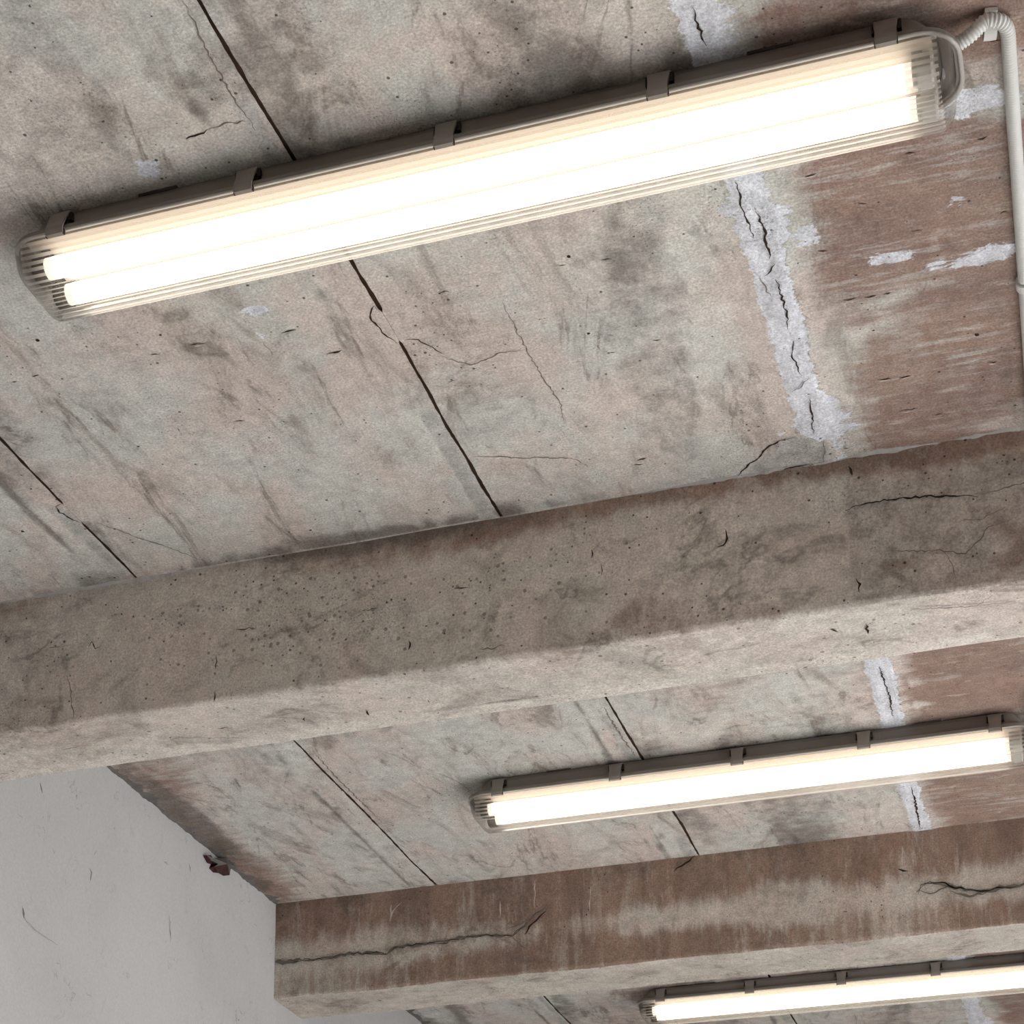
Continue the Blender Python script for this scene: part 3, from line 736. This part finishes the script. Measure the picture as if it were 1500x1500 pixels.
def make_lamp():
    root = bpy.data.objects.new('batten_light', None); C.objects.link(root); root.empty_display_size = .1
    b = Buf()
    b.loft([rrect(.592, .047, .028, -.003), rrect(.600, .0515, .034, -.012), rrect(.608, .0555, .040, -.032), rrect(.622, .061, .045, -.037), rrect(HX, HY, .05, -.0385), rrect(HX, HY, .05, -.0435), rrect(.6235, .0595, .043, -.0435), rrect(.619, .055, .040, -.028)], 0, True, False)
    b.F.append(tuple(range(len(b.V) - 36, len(b.V)))); b.mi.append(0)
    h = b.obj('housing', [M['house']], root)
    b = Buf()
    for lx in (-.41, .41):
        b = Buf(); b.box((lx - .028, -.0498, -.0040), (lx + .028, .0498, -.0005)); b.obj('mounting_bracket', [M['bracket']], root)
    # clear rim of the diffuser, a rounded bead around the mouth of the housing
    b = Buf()
    b.loft([rrect(.6320, .0672, .05, -.0436), rrect(.6330, .0685, .051, -.0448), rrect(.6325, .068, .0505, -.0468), rrect(.6285, .064, .0465, -.0472), rrect(.6275, .063, .0455, -.0460), rrect(.6275, .063, .0455, -.0436)])
    b.obj('diffuser_rim', [M['rim']], root, True)
    # white reflector plate
    b = Buf(); b.box((-.600, -.0575, -.0455), (.600, .0575, -.040)); b.box((-.578, -.013, -.058), (.578, .013, -.0455), 1)
    b.obj('reflector_plate', [M['tray'], M['ridge']], root)
    for ty in (-.028, .028):
        b = Buf(); seg = 20; R = .0145; zc = -.0685
        ring = lambda x, r: [(x, ty + r * math.cos(2 * PI * k / seg), zc + r * math.sin(2 * PI * k / seg)) for k in range(seg)]
        b.loft([ring(-.581, R), ring(-.570, R)], 1); b.loft([ring(-.570, R), ring(.566, R)], 0); b.loft([ring(.566, R), ring(.5745, R)], 1)
        b.loft([ring(-.584, R * .92), ring(-.581, R * .92)], 2, True); b.loft([ring(.5745, R * .92), ring(.582, R * .92)], 2, False, True)
        b.obj('fluorescent_tube', [M['tube'], M['tubeend'], M['alu']], root, False)
        for sg in (-1, 1):
            b = Buf(); r2 = .0182
            rg = lambda x, r: [(x, ty + r * math.cos(2 * PI * k / seg), zc + r * math.sin(2 * PI * k / seg)) for k in range(seg)]
            b.loft([rg(sg * .580, r2 - .002), rg(sg * .580, r2 + .0005), rg(sg * .597, r2 + .0005), rg(sg * .599, r2 - .002)], 0, False, True)
            b.box((min(sg * .575, sg * .588), ty - .010, -.058), (max(sg * .575, sg * .588), ty + .010, -.044), 0)
            b.obj('lamp_holder', [M['dark'] if sg < 0 else M['alu']], root)
    lens_mesh(root)
    for sy in (-1, 1):
        for cx in (-.549, -.2745, 0, .2745, .549):
            b = Buf()
            prof = [(.0525, -.006), (.0600, -.010), (.0645, -.020), (.0685, -.032), (.0720, -.0405), (.0735, -.0465), (.0715, -.0525), (.0660, -.0535)]
            wid = [.0145, .0145, .0135, .0125, .0125, .0130, .0130, .0120]
            o_ = []
            for j, (y, z) in enumerate(prof):
                a = prof[max(0, j - 1)]; c = prof[min(len(prof) - 1, j + 1)]; ty_, tz_ = c[0] - a[0], c[1] - a[1]; L = math.hypot(ty_, tz_); ny_, nz_ = -tz_ / L * -1, ty_ / L * -1
                o_.append((y, z, y + tz_ / L * .0022, z - ty_ / L * .0022, wid[j]))
            rings = [[(cx - w, sy * y, z), (cx + w, sy * y, z), (cx + w, sy * yi, zi), (cx - w, sy * yi, zi)] for y, z, yi, zi, w in o_]
            b.loft(rings, 0, True, True)
            for sx in (-1, 1):                # dark hinge slots beside the strap
                xa_ = cx + sx * .0160; wdt = .0022 if sx * sy < 0 else .0010
                ya, yb_ = sorted((sy * .0535, sy * .0600)); b.box((xa_ - wdt, ya, -.026), (xa_ + wdt, yb_, -.013), 1)
                ya, yb_ = sorted((sy * .0660, sy * .0700)); b.box((xa_ - .0008 - sx * .003, ya, -.0535), (xa_ + .0008 - sx * .003, yb_, -.046), 1)
            b.obj('clip', [M['clip'], M['dark']], root)
    return root


def copy_thing(src):
    r = src.copy(); C.objects.link(r)
    for ch in list(src.children):
        c = ch.copy(); C.objects.link(c); c.parent = r
    return r


LX = -.702
lamp = make_lamp()
lights = []
for i, (ly, lab) in enumerate([(2.066, 'large nearest fluorescent batten light with grey conduit at its right end'), (4.036, 'middle fluorescent batten light between the two concrete beams'), (5.690, 'farthest fluorescent batten light, below the second beam at the bottom edge')]):
    o = lamp if i == 0 else copy_thing(lamp)
    o.location = (LX, ly, CEIL); o.scale = (1.011, 1, 1); tag(o, lab, 'lamp', 'ribbed batten lights along the ceiling'); lights.append(o)

# ================================================================== conduit
RC = .0092
zc = CEIL - RC - .002
cen = [(1404, 50), (1420, 42), (1432, 36), (1444, 31), (1455, 30), (1466, 32), (1474, 40), (1477, 55), (1478, 75), (1481, 120), (1485, 180), (1490, 250), (1494, 310), (1499, 385), (1503, 450)]
P = [on_z(q, zc) for q in cen]
P[0][2] = CEIL - .024; P[1][2] = CEIL - .021; P[2][2] = CEIL - .016
d = P[-1] - P[-2]; d /= np.linalg.norm(d); y_end = BEAMS[0][0] - .02
P.append(P[-1] + d * (y_end - P[-1][1]) / d[1])
path = spline(P, 60)
L = np.concatenate([[0], np.cumsum([np.linalg.norm(b - a) for a, b in zip(path, path[1:])])])
pitch = .0042; ns = int(L[-1] / pitch) * 4
sl = np.linspace(0, L[-1], ns + 1); pa = np.array(path)
pp = [np.array([np.interp(s, L, pa[:, k]) for k in range(3)]) for s in sl]
b = Buf(); b.loft(tube_rings(pp, [RC * (1.0 if i % 4 in (0, 1) else .86) for i in range(ns + 1)], 14), 0, True, True)
con = b.obj('corrugated_conduit', [M['conduit']], None, True)
tag(con, 'light grey corrugated conduit leaving the nearest lamp and running along the ceiling', 'conduit')


def saddle(q, lab, ang):
    root = bpy.data.objects.new('conduit_clip', None); C.objects.link(root)
    p = on_z(q, CEIL); root.location = p; root.rotation_euler = (0, 0, ang)
    b = Buf(); ri, ro, w = RC + .0004, RC + .0034, .0075; zc_ = -RC - .002
    arc = [math.radians(a) for a in np.linspace(-35, 215, 18)]
    rings = [[(-w, ri * math.cos(a), zc_ - ri * math.sin(a)), (w, ri * math.cos(a), zc_ - ri * math.sin(a)), (w, ro * math.cos(a), zc_ - ro * math.sin(a)), (-w, ro * math.cos(a), zc_ - ro * math.sin(a))] for a in arc]
    b.loft(rings, 0, True, True); b.obj('cradle', [M['conduit']], root)
    b = Buf(); b.box((-w, -.022, -.006), (w, -.0095, -.0005)); b.obj('fixing_lug', [M['conduit']], root)
    tag(root, lab, 'clip', 'pipe clips'); return root


dirv = on_z((1460, 31), CEIL) - on_z((1440, 33), CEIL)
saddle((1449, 31), 'grey pipe clip on the conduit bend beside the nearest lamp', math.atan2(dirv[1], dirv[0]))
dv2 = P[-2] - P[-3]
q2 = P[-3]
s2 = saddle((1500, 405), 'grey pipe clip on the straight conduit at the right edge', math.atan2(dv2[1], dv2[0]))

# ================================================================== light
w = bpy.data.worlds.new('world'); sc.world = w; w.use_nodes = True
bg = w.node_tree.nodes['Background']; bg.inputs[0].default_value = (.95, .98, 1.03, 1); bg.inputs[1].default_value = 6.0
sl_ = bpy.data.lights.new('sun', 'SUN'); sl_.energy = 28; sl_.angle = .02; sl_.color = (1, .99, .97)
so = bpy.data.objects.new('sun', sl_); C.objects.link(so); so.rotation_euler = Vector((-.82, .05, -.62)).to_track_quat('-Z', 'Y').to_euler()

sc.view_settings.view_transform = 'Standard'; sc.view_settings.look = 'None'
sc.view_settings.exposure = 0; sc.view_settings.gamma = 1
sc.view_settings.use_curve_mapping = False
sc.cycles.use_denoising = True
sc.cycles.adaptive_threshold = .04; sc.cycles.max_bounces = 10; sc.cycles.transparent_max_bounces = 16
sc.cycles.diffuse_bounces = 5
